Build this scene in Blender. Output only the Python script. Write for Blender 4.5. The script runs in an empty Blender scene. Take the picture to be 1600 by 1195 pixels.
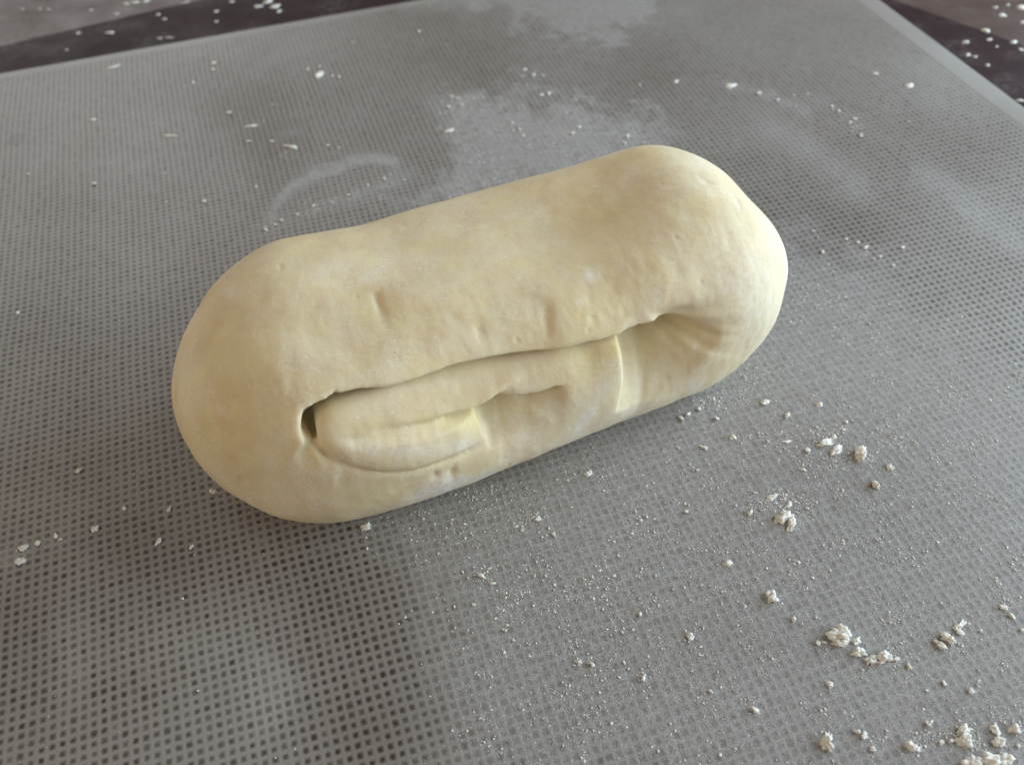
import bpy, bmesh, math, random
import numpy as np
from mathutils import Matrix, Vector

random.seed(7)
rng = np.random.default_rng(7)
scene = bpy.context.scene
COL = scene.collection

# ------------------------------------------------------------------ camera
FPX, PITCH, ROLL, CAMH = 1404.94, 0.83442133, -0.05272112, 0.2
_f = np.array([0, math.cos(PITCH), -math.sin(PITCH)])
_u0 = np.array([0, math.sin(PITCH), math.cos(PITCH)])
_r0 = np.array([1.0, 0, 0])
CR = math.cos(ROLL) * _r0 + math.sin(ROLL) * _u0
CU = -math.sin(ROLL) * _r0 + math.cos(ROLL) * _u0
CF = _f
cam_d = bpy.data.cameras.new("camera")
cam = bpy.data.objects.new("camera", cam_d)
COL.objects.link(cam)
m = Matrix.Identity(4)
for i in range(3):
    m[i][0], m[i][1], m[i][2] = CR[i], CU[i], -CF[i]
m[2][3] = CAMH
cam.matrix_world = m
cam_d.sensor_width = 36.0
cam_d.lens = 36.0 * FPX / 1600
cam_d.clip_start = 0.005
cam_d.clip_end = 50
cam_d.dof.use_dof = True
cam_d.dof.focus_distance = 0.225
cam_d.dof.aperture_fstop = 15.0
scene.camera = cam

# ------------------------------------------------------------------ light
world = bpy.data.worlds.new("World")
scene.world = world
world.use_nodes = True
wb = world.node_tree.nodes["Background"]
wb.inputs["Color"].default_value = (1.0, 0.86, 0.68, 1)
wb.inputs["Strength"].default_value = 0.25


def area_lamp(name, loc, target, sx, sy, power, color):
    d = bpy.data.lights.new(name, 'AREA')
    d.shape = 'RECTANGLE'
    d.size, d.size_y = sx, sy
    d.energy = power
    d.color = color
    o = bpy.data.objects.new(name, d)
    COL.objects.link(o)
    o.location = loc
    o.rotation_euler = (Vector(target) - Vector(loc)).to_track_quat('-Z', 'Y').to_euler()
    return o


# daylight from a window to the right of the table, a little in front of the dough
area_lamp("window_light", (0.74, 0.27, 0.26), (0, 0.18, 0.02), 1.0, 0.50, 13.2, (0.74, 0.89, 1.0))
# a second, farther window behind and to the left: its sheen lies on the mat and the varnish
area_lamp("far_window_light", (-1.25, 2.3, 1.15), (-.1, 0.25, 0.0), 1.5, 1.0, 11.5, (0.94, 0.97, 1.0))
# added warm fill lamp, standing in for light thrown back by the room
area_lamp("room_fill_light", (-1.3, -0.9, 1.0), (0, 0.18, 0.0), 1.4, 1.4, 10.0, (1.0, 0.84, 0.64))

scene.view_settings.view_transform = 'Standard'
scene.view_settings.look = 'None'
scene.view_settings.gamma = 1
scene.view_settings.use_curve_mapping = False
scene.view_settings.exposure = 0.0

# ------------------------------------------------------------------ helpers


def ground(px, py, z=0.0):
    """the point of the table plane (or of height z) a photo pixel looks at"""
    d = CF * FPX + CR * (px - 800.0) + CU * (597.5 - py)
    t = (CAMH - z) / -d[2]
    return np.array([d[0] * t, d[1] * t, z])


def topx(P):
    v = P - np.array([0, 0, CAMH])
    w = v @ CF
    return np.stack([800 + FPX * (v @ CR) / w, 597.5 - FPX * (v @ CU) / w], -1)


def smooth(a, b, x):
    t = np.clip((x - a) / (b - a), 0, 1)
    return t * t * (3 - 2 * t)


_perm = rng.permutation(4096)
_val = rng.random(4096) * 2 - 1


def vnoise(P, scale, seed=0):
    """smooth value noise in -1..1 at points P (N,3)"""
    Q = P / scale + 100.0 + seed * 17.31
    I = np.floor(Q).astype(np.int64)
    F = Q - I
    F = F * F * F * (F * (F * 6 - 15) + 10)
    out = np.zeros(len(P))
    for dx in (0, 1):
        for dy in (0, 1):
            for dz in (0, 1):
                h = _perm[(I[:, 0] + dx) & 4095]
                h = _perm[(h + I[:, 1] + dy) & 4095]
                h = _perm[(h + I[:, 2] + dz) & 4095]
                w = (F[:, 0] if dx else 1 - F[:, 0]) * (F[:, 1] if dy else 1 - F[:, 1]) * (F[:, 2] if dz else 1 - F[:, 2])
                out += w * _val[h]
    return out


def fbm(P, scale, octaves=4, seed=0):
    o = np.zeros(len(P)); a = 1.0; t = 0
    for k in range(octaves):
        o += a * vnoise(P, scale, seed + k); t += a
        a *= 0.5; scale *= 0.5
    return o / t


def catmull(pts, n=8):
    pts = np.asarray(pts, float)
    P = np.vstack([2 * pts[0] - pts[1], pts, 2 * pts[-1] - pts[-2]])
    out = []
    for i in range(1, len(P) - 2):
        for k in range(n):
            t = k / n
            out.append(0.5 * ((2 * P[i]) + (-P[i - 1] + P[i + 1]) * t + (2 * P[i - 1] - 5 * P[i] + 4 * P[i + 1] - P[i + 2]) * t * t
                              + (-P[i - 1] + 3 * P[i] - 3 * P[i + 1] + P[i + 2]) * t ** 3))
    out.append(pts[-1])
    return np.array(out)


def polydist(Q, L):
    """distance of 2-D points Q to polyline L, side (+ left of travel), position 0..1 along it"""
    best = np.full(len(Q), 1e9); side = np.zeros(len(Q)); s = np.zeros(len(Q))
    seg = np.linalg.norm(np.diff(L, axis=0), axis=1)
    acc = np.concatenate([[0], np.cumsum(seg)]); tot = acc[-1] + 1e-12
    for i in range(len(L) - 1):
        a, b = L[i], L[i + 1]
        ab = b - a
        t = np.clip(((Q - a) @ ab) / (ab @ ab + 1e-18), 0, 1)
        c = a + t[:, None] * ab
        d = np.hypot(Q[:, 0] - c[:, 0], Q[:, 1] - c[:, 1])
        k = d < best
        best[k] = d[k]
        s[k] = (acc[i] + t[k] * seg[i]) / tot
        side[k] = np.sign(ab[0] * (Q[k, 1] - a[1]) - ab[1] * (Q[k, 0] - a[0]))
    return best, side, s


def polysdf(Q, poly):
    """signed distance to a closed 2-D polygon, negative inside"""
    L = np.vstack([poly, poly[:1]]).astype(float)
    d, _, _ = polydist(Q, L)
    ins = np.zeros(len(Q), bool)
    for i in range(len(L) - 1):
        a, b = L[i], L[i + 1]
        ins ^= ((a[1] > Q[:, 1]) != (b[1] > Q[:, 1])) & (Q[:, 0] < (b[0] - a[0]) * (Q[:, 1] - a[1]) / (b[1] - a[1] + 1e-12) + a[0])
    return np.where(ins, -d, d)


def mesh_from(name, V, F, smooth_shade=True):
    me = bpy.data.meshes.new(name)
    F = np.asarray(F, np.int32)
    k = F.shape[1]
    me.vertices.add(len(V)); me.vertices.foreach_set("co", np.asarray(V, np.float32).ravel())
    me.loops.add(F.size); me.loops.foreach_set("vertex_index", F.ravel())
    me.polygons.add(len(F))
    me.polygons.foreach_set("loop_start", np.arange(0, F.size, k, dtype=np.int32))
    me.polygons.foreach_set("loop_total", np.full(len(F), k, np.int32))
    if smooth_shade:
        me.polygons.foreach_set("use_smooth", np.ones(len(F), bool))
    me.update(calc_edges=True)
    return me


def attr(me, name, v):
    a = me.attributes.new(name, 'FLOAT', 'POINT')
    a.data.foreach_set("value", np.asarray(v, np.float32))


def link(name, me, mat, parent=None, **props):
    o = bpy.data.objects.new(name, me)
    COL.objects.link(o)
    if mat is not None:
        me.materials.append(mat) if len(me.materials) == 0 else None
    if parent is not None:
        o.parent = parent
    for k, v in props.items():
        o[k] = v
    return o


class NT:
    """short hand for building a node material"""
    def __init__(self, name):
        self.mat = bpy.data.materials.new(name)
        self.mat.use_nodes = True
        self.t = self.mat.node_tree
        self.b = self.t.nodes["Principled BSDF"]

    def n(self, typ, **kw):
        nd = self.t.nodes.new(typ)
        for k, v in kw.items():
            setattr(nd, k, v)
        return nd

    def l(self, a, b):
        self.t.links.new(a, b)

    def put(self, sock, v):
        if isinstance(v, bpy.types.NodeSocket):
            self.l(v, sock)
        elif isinstance(v, tuple) and len(v) == 3 and sock.type == 'RGBA':
            sock.default_value = (*v, 1)
        else:
            sock.default_value = v

    def attr(self, name):
        return self.n('ShaderNodeAttribute', attribute_name=name).outputs['Fac']

    def coord(self):
        return self.n('ShaderNodeTexCoord').outputs['Object']

    def noise(self, scale, detail=3, rough=0.5, vec=None, dist=0.0):
        nd = self.n('ShaderNodeTexNoise')
        self.put(nd.inputs['Vector'], vec if vec is not None else self.coord())
        nd.inputs['Scale'].default_value = scale
        nd.inputs['Detail'].default_value = detail
        nd.inputs['Roughness'].default_value = rough
        nd.inputs['Distortion'].default_value = dist
        return nd.outputs['Fac']

    def math(self, op, a, b=0.0, clamp=False):
        nd = self.n('ShaderNodeMath', operation=op, use_clamp=clamp)
        self.put(nd.inputs[0], a); self.put(nd.inputs[1], b)
        return nd.outputs[0]

    def rng(self, v, a, b, c=0.0, d=1.0):
        nd = self.n('ShaderNodeMapRange')
        self.put(nd.inputs[0], v)
        for i, x in enumerate((a, b, c, d)):
            nd.inputs[i + 1].default_value = x
        return nd.outputs[0]

    def mix(self, f, a, b):
        nd = self.n('ShaderNodeMix', data_type='RGBA')
        self.put(nd.inputs[0], f); self.put(nd.inputs[6], a); self.put(nd.inputs[7], b)
        return nd.outputs[2]

    def bump(self, h, strength=0.3, dist=0.001, normal=None):
        nd = self.n('ShaderNodeBump')
        self.put(nd.inputs['Height'], h)
        nd.inputs['Strength'].default_value = strength
        nd.inputs['Distance'].default_value = dist
        if normal is not None:
            self.l(normal, nd.inputs['Normal'])
        return nd.outputs['Normal']


# ------------------------------------------------------------------ flour layout (shared by mat, grains and table)
AREA_FRONT = np.array([(545, 790), (585, 850), (622, 930), (645, 1000), (650, 1080), (668, 1250), (1750, 1300), (1750, 640), (1560, 540),
                       (1440, 450), (1330, 380), (1220, 330), (1120, 380), (1000, 540), (800, 640), (640, 720)], float)
AREA_BACK = np.array([(600, 360), (640, 300), (700, 235), (672, 170), (720, 148), (800, 140), (900, 150), (1000, 165), (1080, 205), (1000, 260), (860, 300), (720, 340)], float)
AREA_TOP = np.array([(690, -60), (1010, -60), (1042, 22), (1020, 45), (965, 72), (890, 72), (800, 45), (720, 20)], float)
STROKES = [  # photo-pixel polyline, half width, film strength, grain strength
    ([(424, 338), (438, 312), (478, 280), (530, 258), (580, 249), (615, 256)], 9, 1.0, 0.1),
    ([(410, 362), (455, 338), (515, 320), (575, 300), (640, 272)], 11, 0.35, 1.0),
    ([(680, 165), (705, 160), (740, 152)], 13, 0.35, 1.6),
    ([(735, 205), (790, 200), (815, 215)], 10, 0.2, 0.8),
    ([(760, 195), (775, 170), (800, 148)], 9, 0.3, 0.2),
    ([(800, 108), (830, 118), (850, 120)], 7, 0.1, 0.5),
    ([(840, 150), (860, 146), (868, 142)], 6, 0.1, 0.6),
    ([(885, 208), (905, 195), (918, 190)], 7, 0.2, 0.8),
    ([(972, 228), (978, 215), (985, 208)], 6, 0.2, 0.8),
    ([(1140, 134), (1200, 150), (1240, 165), (1260, 175)], 9, 0.25, 0.35),
    ([(1260, 148), (1300, 170), (1340, 190)], 7, 0.1, 0.5),
    ([(1200, 200), (1240, 220), (1300, 262), (1340, 290)], 22, 0.22, 0.05),
    ([(1440, 275), (1490, 300), (1530, 335), (1560, 360), (1600, 385)], 20, 0.25, 0.05),
    ([(1500, 325), (1530, 345)], 10, 0.2, 0.1),
    ([(1325, 382), (1360, 402), (1400, 418)], 8, 0.1, 0.8),
    ([(1260, 365), (1300, 380)], 7, 0.1, 0.6),
    ([(640, 830), (660, 880), (668, 930), (660, 990)], 14, 0.15, 0.5),
    ([(750, 890), (770, 920), (785, 960)], 10, 0.1, 0.8),
    ([(815, 815), (850, 800), (870, 830)], 10, 0.1, 0.8),
    ([(560, 820), (640, 800), (720, 775), (790, 755)], 9, 0.2, 0.8),
    ([(1060, 650), (1085, 635), (1110, 628)], 10, 0.3, 1.5),
    ([(1185, 780), (1205, 790), (1225, 775)], 9, 0.1, 1.0),
    ([(1270, 690), (1330, 670)], 16, 0.1, 0.7),
    ([(1300, 985), (1340, 1015), (1395, 1025)], 12, 0.1, 0.8),
    ([(1450, 985), (1480, 985), (1515, 975)], 12, 0.1, 1.0),
    ([(1540, 800), (1570, 860), (1600, 900)], 30, 0.05, 0.5),
    ([(1420, 1165), (1500, 1160), (1600, 1130)], 28, 0.1, 1.0),
    ([(1330, 1150), (1380, 1160)], 12, 0.05, 0.5),
    ([(0, 865), (20, 880), (45, 850), (95, 845)], 10, 0.3, 0.25),
    ([(20, 225), (35, 215)], 5, 0.4, 0.2),
    ([(435, 212), (465, 208)], 9, 0.35, 0.2),
    ([(440, 245), (470, 240)], 8, 0.1, 0.5),
    ([(395, 95), (430, 90), (440, 60)], 16, 0.25, 0.0),
    ([(640, 8), (700, 6), (740, 12)], 12, 0.3, 0.3),
]
STROKES += [([(x - 5, y - 3), (x + 6, y + 3)], 15, 0.22, 0.9) for x, y in (
    (1344, 709), (1288, 692), (1308, 703), (1224, 808), (1236, 818), (1206, 777), (1314, 990), (1342, 1018), (1384, 1026), (1482, 996), (1498, 978),
    (1292, 1158), (1426, 1166), (1508, 1156), (1545, 1188), (1570, 1186), (1206, 933))]
STROKES_S = [(catmull(p, 5) if len(p) > 2 else np.array(p, float), w, a, g) for p, w, a, g in STROKES]
TONE = [  # mat clinging to the dark table (positive) or lifted (negative), plus painted-in shade: x, y, rx, ry, amount
    (375, 165, 75, 55, .85), (425, 240, 60, 70, .85), (95, 320, 70, 50, .4), (50, 520, 70, 60, .3), (215, 850, 120, 70, .65), (690, 85, 75, 40, .3),  # the wide blob off the dough's left end paints in its cast shadow
    (770, 118, 80, 25, .5), (1030, 92, 110, 45, .35), (1090, 300, 90, 45, .35), (1330, 350, 110, 50, .4), (1540, 230, 120, 70, .35), (585, 1130, 110, 130, .6),
    (530, 940, 130, 90, .5), (60, 960, 60, 60, .15), (1180, 1010, 160, 60, .3), (120, 640, 60, 120, .25), (1500, 1130, 120, 60, .5), (1300, 1130, 60, 40, .5),
    (300, 640, 60, 90, .3), (1560, 420, 90, 60, .3), (330, 900, 100, 60, .2),
    (100, 1050, 220, 160, .30), (1350, 760, 260, 200, .5), (1000, 950, 200, 150, .15), (110, 1020, 40, 90, -.5), (430, 1080, 40, 60, -.7), (230, 1010, 90, 30, -.2), (300, 70, 220, 40, -.25), (150, 240, 120, 60, -.2), (220, 420, 80, 60, -.25),  # broad dark blobs at near left and right stand in for weaker light
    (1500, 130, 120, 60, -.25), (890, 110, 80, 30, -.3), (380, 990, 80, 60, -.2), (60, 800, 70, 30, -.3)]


def flour_field(px, jit=0.0):
    """film of flour and density of loose grains at photo-pixel design points (evaluated once, for points fixed on the mat)"""
    px0, px = px, px + jit
    a = 1 - smooth(-140, 30, polysdf(px, AREA_FRONT))
    far = smooth(330, 620, px[:, 1])
    d1 = polysdf(px, AREA_FRONT)
    a = np.where(px[:, 1] < 700, 1 - smooth(-110, 25, d1), a)
    film = a * (0.40 + 0.12 * far)
    grain = a * (0.50 + 0.2 * far)
    b = 1 - smooth(-45, 8, polysdf(px, AREA_BACK))
    film = np.maximum(film, 0.70 * b); grain = np.maximum(grain, 0.42 * b)
    film = np.maximum(film, 0.45 * (1 - smooth(-30, 3, polysdf(px, AREA_TOP))))
    for L, w, fa, g in STROKES_S:
        d, _, _ = polydist(px0 + .15 * jit, L)
        e = np.exp(-(d / w) ** 2)
        film = film + fa * e * (1 - film); grain = grain + g * e
    return film, grain + 0.012


class Grid:
    """fields sampled once on a 1 mm grid of the mat's own coordinates, then read back bilinearly"""
    def __init__(self):
        self.u = np.arange(-.56, .03, .001); self.v = np.arange(-.48, .03, .001)
        U, Vv = np.meshgrid(self.u, self.v, indexing='ij')
        uv = np.column_stack([U.ravel(), Vv.ravel()])
        jit = np.column_stack([fbm(np.column_stack([uv, 0 * uv[:, 0]]), .010, 3, 81), fbm(np.column_stack([uv, 0 * uv[:, 0]]), .010, 3, 87)])
        xy = CORNER + uv[:, :1] * E1 + uv[:, 1:] * E2
        px = topx(np.column_stack([xy, 0 * xy[:, 0]]))
        P3 = np.column_stack([uv, 0 * uv[:, 0]])
        fine = np.column_stack([fbm(P3, .0032, 2, 91), fbm(P3, .0032, 2, 93)])
        f, g = flour_field(px, jit * 38 + fine * 34)
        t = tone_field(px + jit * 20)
        self.f, self.g, self.t = (a.reshape(U.shape) for a in (f, g, t))

    def at(self, A, uv):
        x = np.clip((uv[:, 0] - self.u[0]) / .001, 0, len(self.u) - 1.001); y = np.clip((uv[:, 1] - self.v[0]) / .001, 0, len(self.v) - 1.001)
        i, j = x.astype(int), y.astype(int); a, b = x - i, y - j
        return A[i, j] * (1 - a) * (1 - b) + A[i + 1, j] * a * (1 - b) + A[i, j + 1] * (1 - a) * b + A[i + 1, j + 1] * a * b


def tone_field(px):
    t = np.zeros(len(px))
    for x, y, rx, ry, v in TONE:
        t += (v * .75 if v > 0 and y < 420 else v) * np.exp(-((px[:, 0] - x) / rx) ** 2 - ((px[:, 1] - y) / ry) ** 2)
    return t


# ------------------------------------------------------------------ table
GA = math.radians(15.36)
E1 = np.array([math.cos(GA), math.sin(GA)]); E2 = np.array([-math.sin(GA), math.cos(GA)])
CORNER = np.array([0.1553, 0.4959]) + 0.0055 * E1 - 0.0045 * E2
FG = Grid()
MAT_T = 0.0009          # thickness of the baking mat; its top is the plane z = 0

def wood(name, c1, c2, rough, spec):
    w = NT(name)
    mp = w.n('ShaderNodeMapping'); w.l(w.coord(), mp.inputs[0])
    mp.inputs['Rotation'].default_value = (0, 0, -GA)
    mp.inputs['Scale'].default_value = (1.0, 14.0, 1.0)
    g = w.noise(9, 5, 0.6, mp.outputs[0], 0.6)
    g2 = w.noise(45, 3, 0.6)
    c = w.mix(w.rng(g, .35, .7), c1, c2)
    dust = w.math('MULTIPLY', w.rng(w.noise(38, 4, 0.6), .45, .75), w.rng(w.noise(420, 3, 0.7), .40, .72))
    c = w.mix(w.math('MULTIPLY', dust, 0.22), c, (.62, .60, .60))
    w.put(w.b.inputs['Base Color'], c)
    w.put(w.b.inputs['Roughness'], w.rng(g2, .3, .7, rough - .06, rough + .1))
    w.b.inputs['Specular IOR Level'].default_value = spec
    w.put(w.b.inputs['Normal'], w.bump(g, .12, .0006))
    return w.mat


M_TABLE = wood("table_wood", (.058, .034, .029), (.090, .054, .046), .46, .50)
M_BAND = wood("dark_band_wood", (.022, .011, .013), (.040, .020, .023), .55, .14)


def slab(name, corners, z0, z1, mat, bev, parent=None, **props):
    bm = bmesh.new()
    lo = [bm.verts.new((x, y, z0)) for x, y in corners]
    hi = [bm.verts.new((x, y, z1)) for x, y in corners]
    n = len(corners)
    bm.faces.new(hi); bm.faces.new(lo[::-1])
    for i in range(n):
        bm.faces.new((lo[i], lo[(i + 1) % n], hi[(i + 1) % n], hi[i]))
    bmesh.ops.recalc_face_normals(bm, faces=bm.faces)
    if bev:
        es = [e for e in bm.edges if all(v in hi for v in e.verts)]
        bmesh.ops.bevel(bm, geom=es, offset=bev, segments=3, profile=.5, affect='EDGES')
    me = bpy.data.meshes.new(name); bm.to_mesh(me); bm.free()
    return link(name, me, mat, parent, **props)


def rect(c, u0, u1, v0, v1):
    return [tuple(c + u * E1 + v * E2) for u, v in ((u0, v0), (u1, v0), (u1, v1), (u0, v1))]


# dark inlaid field the mat lies on, its outer edge read from the photograph, and the browner table round it
pL0, pL1 = ground(0, 68)[:2], ground(255, 9)[:2]
pR0, pR1 = ground(1410, 0)[:2], ground(1600, 66)[:2]
def meet(a, b, c, d):
    A = np.array([b - a, -(d - c)]).T
    t = np.linalg.solve(A, c - a)
    return a + t[0] * (b - a)
far_corner = meet(pL0, pL1, pR0, pR1)
dl = (pL1 - pL0) / np.linalg.norm(pL1 - pL0); dr = (pR1 - pR0) / np.linalg.norm(pR1 - pR0)
TZ = -MAT_T - 0.0012
q1 = far_corner - dl * 0.75; q2 = far_corner + dr * 0.62
q3 = q1 + dr * 0.62
quad = [tuple(q1), tuple(q3), tuple(q2), tuple(far_corner)]
table = slab("table_top", rect(CORNER, -.95, .45, -.75, .40), TZ - .03, TZ, M_TABLE, .004, kind="structure",
             label="brown varnished wooden table top dusted with flour")
slab("dark_panel", quad, TZ - .002, -MAT_T - .0002, M_BAND, .0006, parent=table, label="dark brown wooden field under the baking mat")

# ------------------------------------------------------------------ baking mat
SU, SV = 0.01128849 * CAMH, 0.01185838 * CAMH
mat_root = bpy.data.objects.new("baking_mat", None)
COL.objects.link(mat_root)
mat_root.location = (*(CORNER - .25 * E1 - .2 * E2), -MAT_T)
mat_root.empty_display_size = .05
mat_root["label"] = "translucent grey silicone baking mat with woven square mesh under the dough"
mat_root["category"] = "baking mat"


def mat_material(name, weave):
    w = NT(name)
    tone = w.attr('tone'); film = w.attr('film')
    co = w.coord()
    big = w.noise(16, 3, .55, co)
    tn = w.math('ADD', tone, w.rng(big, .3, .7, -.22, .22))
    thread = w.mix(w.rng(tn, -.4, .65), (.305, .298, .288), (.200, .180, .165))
    thread = w.mix(w.rng(w.noise(26, 4, .6, co, .4), .48, .72, 0, .55), thread, (.262, .228, .222))
    fine = w.noise(900, 3, .65, co)
    if weave:
        hole = w.attr('hole')
        rnd = w.attr('rnd')
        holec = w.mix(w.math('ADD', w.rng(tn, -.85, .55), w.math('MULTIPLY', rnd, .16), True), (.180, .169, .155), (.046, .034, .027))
        hf = w.rng(w.math('ADD', hole, w.rng(fine, .3, .7, -.10, .10)), .30, .78)
        base = w.mix(hf, thread, holec)
    else:
        base = thread
    # film of flour: fine speckle that thins and thickens
    sp = w.noise(2600, 2, .7, co)
    sp2 = w.noise(380, 4, .65, co)
    cover = w.math('MULTIPLY', film, w.rng(sp2, .34, .66, .25, 1.5))
    cover = w.math('MULTIPLY', cover, w.rng(sp, .40, .64, .12, 1.75), True)
    if weave:
        base = w.mix(w.math('MULTIPLY', w.math('MULTIPLY', film, hf), 1.5, True), base, (.228, .222, .219))
    c = w.mix(w.math('MULTIPLY', cover, .72), base, (.46, .46, .465))
    w.put(w.b.inputs['Base Color'], c)
    w.put(w.b.inputs['Roughness'], w.rng(cover, 0, .5, .42, .8))
    w.b.inputs['Specular IOR Level'].default_value = .45
    h = w.math('ADD', w.math('MULTIPLY', cover, .8), w.math('MULTIPLY', fine, .35))
    w.put(w.b.inputs['Normal'], w.bump(h, .35, .0003))
    return w.mat


M_WEAVE = mat_material("silicone_weave", True)
M_RIM = mat_material("silicone_rim", False)


def mat_wave(xy):
    """slight lie of the mat: it never sits perfectly flat"""
    P = np.column_stack([xy, np.zeros(len(xy))])
    return 0.00022 * fbm(P, .07, 2, 5)


BORD = .0095
NU, NV = 226, 186
iu = np.arange(NU + 1); iv = np.arange(NV + 1)
GU, GV = np.meshgrid(-BORD - SU * iu, -.0045 - SV * iv, indexing='ij')
corner_uv = np.column_stack([GU.ravel(), GV.ravel()])
cu, cv = np.meshgrid(-BORD - SU * (iu[:-1] + .5), -.0045 - SV * (iv[:-1] + .5), indexing='ij')
cen_uv = np.column_stack([cu.ravel(), cv.ravel()])
NC = len(cen_uv)
ang = np.arange(8) * math.pi / 4 + math.pi / 8
sq = np.column_stack([np.cos(ang), np.sin(ang)])
sq = np.sign(sq) * np.abs(sq) ** .75
rad = (0.345 + .03 * rng.standard_normal(NC))
ring_uv = cen_uv[:, None, :] + sq[None] * np.array([SU, SV]) * rad[:, None, None] + rng.standard_normal((NC, 8, 2)) * 3e-5
def woven(uv):
    """threads wander a little"""
    P = np.column_stack([uv, np.zeros(len(uv))])
    return uv + np.column_stack([vnoise(P, .02, 31), vnoise(P, .02, 37)]) * 3.2e-4 + np.column_stack([vnoise(P, .11, 33), vnoise(P, .11, 39)]) * 1.2e-3
all_uv = woven(np.vstack([corner_uv, ring_uv.reshape(-1, 2), cen_uv]))
xy = CORNER + all_uv[:, :1] * E1 + all_uv[:, 1:] * E2
nc0 = len(corner_uv)
z = np.zeros(len(xy))
z[:nc0] = 0.00004
z[nc0:nc0 + 8 * NC] = -0.00002
z[nc0 + 8 * NC:] = -0.00010
z += mat_wave(xy)
cid = (iu[:-1, None] * (NV + 1) + iv[None, :-1]).ravel()
c00, c01, c10, c11 = cid, cid + 1, cid + NV + 1, cid + NV + 2   # (u,v) (u,v-1) (u-1,v) (u-1,v-1)
rb = nc0 + 8 * np.arange(NC); ce = nc0 + 8 * NC + np.arange(NC)
# octagon order: angle 22.5, 67.5, ... ; corners: c00 (+,+) c10 (-,+) c11 (-,-) c01 (+,-)
tris = []
for (ca, cb, k) in ((c00, c10, 1), (c10, c11, 3), (c11, c01, 5), (c01, c00, 7)):
    k1, k2 = k % 8, (k + 1) % 8
    tris += [np.stack([ca, cb, rb + k1], 1), np.stack([cb, rb + k2, rb + k1], 1)]
for (ca, k) in ((c00, 0), (c10, 2), (c11, 4), (c01, 6)):
    tris.append(np.stack([ca, rb + (k + 1) % 8, rb + k], 1))
for k in range(8):
    tris.append(np.stack([ce, rb + k, rb + (k + 1) % 8], 1))
T = np.vstack(tris)
me = mesh_from("mesh_weave", np.column_stack([xy, z]), T)
attr(me, "film", FG.at(FG.f, all_uv))
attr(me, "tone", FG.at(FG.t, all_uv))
hole = np.zeros(len(xy)); hole[nc0:nc0 + 8 * NC] = .45; hole[nc0 + 8 * NC:] = 1.0
attr(me, "hole", hole)
rv = np.zeros(len(xy)); cr = rng.standard_normal(NC)
rv[nc0:nc0 + 8 * NC] = np.repeat(cr, 8); rv[nc0 + 8 * NC:] = cr
attr(me, "rnd", rv)
weave = link("mesh_weave", me, M_WEAVE, None, kind="stuff", label="fine square mesh woven through the silicone mat")
weave.parent = mat_root
weave.matrix_parent_inverse = Matrix.Translation(-mat_root.location)

# the smooth silicone sheet that carries the weave, with plain rounded margins
UL, VL = -BORD - SU * NU - .006, -.0045 - SV * NV - .006
def rim_outline(u0, u1, v0, v1, r, n=8, step=.006):
    pts = []
    for cx, cy, a0 in ((u1 - r, v1 - r, 0), (u0 + r, v1 - r, 90), (u0 + r, v0 + r, 180), (u1 - r, v0 + r, 270)):
        for k in range(n + 1):
            a = math.radians(a0 + 90 * k / n)
            pts.append((cx + r * math.cos(a), cy + r * math.sin(a)))
    out = []
    for i in range(len(pts)):
        a, b = np.array(pts[i]), np.array(pts[(i + 1) % len(pts)])
        k = max(1, int(np.linalg.norm(b - a) / step))
        out += [a + (b - a) * j / k for j in range(k)]
    return np.array(out)
outl = rim_outline(UL, 0, VL, 0, .012)
outl = outl + np.column_stack([vnoise(np.column_stack([outl, np.zeros(len(outl))]), .05, 51), vnoise(np.column_stack([outl, np.zeros(len(outl))]), .05, 53)]) * 7e-4
N = len(outl)
inner = np.clip(outl, [-BORD - SU * NU + .0015, -.0045 - SV * NV + .0015], [-BORD - .0015, -.0045 - .0015])
Vs, Fs = [], []
def _in(t):
    return outl * (1 - t) + inner * t
rings = [(outl, -MAT_T), (outl, -.0004), (_in(.02), -.00018), (_in(.06), -.00006), (_in(.12), 0), (_in(.5), 0), (_in(.8), 0), (_in(.97), -.00003), (inner, -.00008), (inner, -.0006)]
for L, zz in rings:
    XY = CORNER + L[:, :1] * E1 + L[:, 1:] * E2
    Vs.append(np.column_stack([XY, zz + (mat_wave(XY) if zz > -.0005 else 0 * XY[:, 0])]))
Vs = np.vstack(Vs)
i = np.arange(N); j = (i + 1) % N
Fs = np.vstack([np.stack([k * N + i, k * N + j, (k + 1) * N + j, (k + 1) * N + i], 1) for k in range(len(rings) - 1)])
me = mesh_from("silicone_rim", Vs, Fs)
uvs = np.column_stack([(Vs[:, :2] - CORNER) @ E1, (Vs[:, :2] - CORNER) @ E2])
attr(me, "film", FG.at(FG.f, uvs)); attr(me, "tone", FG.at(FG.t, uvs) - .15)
rim = link("silicone_rim", me, M_RIM, None, label="smooth silicone margin round the woven mesh")
rim.parent = mat_root
rim.matrix_parent_inverse = Matrix.Translation(-mat_root.location)

# ------------------------------------------------------------------ dough
DC = np.array([-0.00473, 0.1784]); DPSI = 0.30041; DLH, DRL, DRR = 0.08616, 0.03612, 0.03533
D_HT = [0.05244, 0.05533, 0.05537, 0.05873, 0.05673]
D_YF = [-0.03587, -0.04, -0.0389, -0.03416, -0.03267]
D_YB = [0.03855, 0.03909, 0.04008, 0.03899, 0.03468]
_ts = np.linspace(-1, 1, 5)
PH, PF, PB = (np.polyfit(_ts, v, 4) for v in (D_HT, D_YF, D_YB))
SEC_N = 2.5
cps, sps = math.cos(DPSI), math.sin(DPSI)


def to_dough(P):
    x, y = P[..., 0] - DC[0], P[..., 1] - DC[1]
    return np.stack([cps * x + sps * y, -sps * x + cps * y, P[..., 2]], -1)


def to_world(Q):
    x, y = Q[..., 0], Q[..., 1]
    return np.stack([DC[0] + cps * x - sps * y, DC[1] + sps * x + cps * y, Q[..., 2]], -1)


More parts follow.
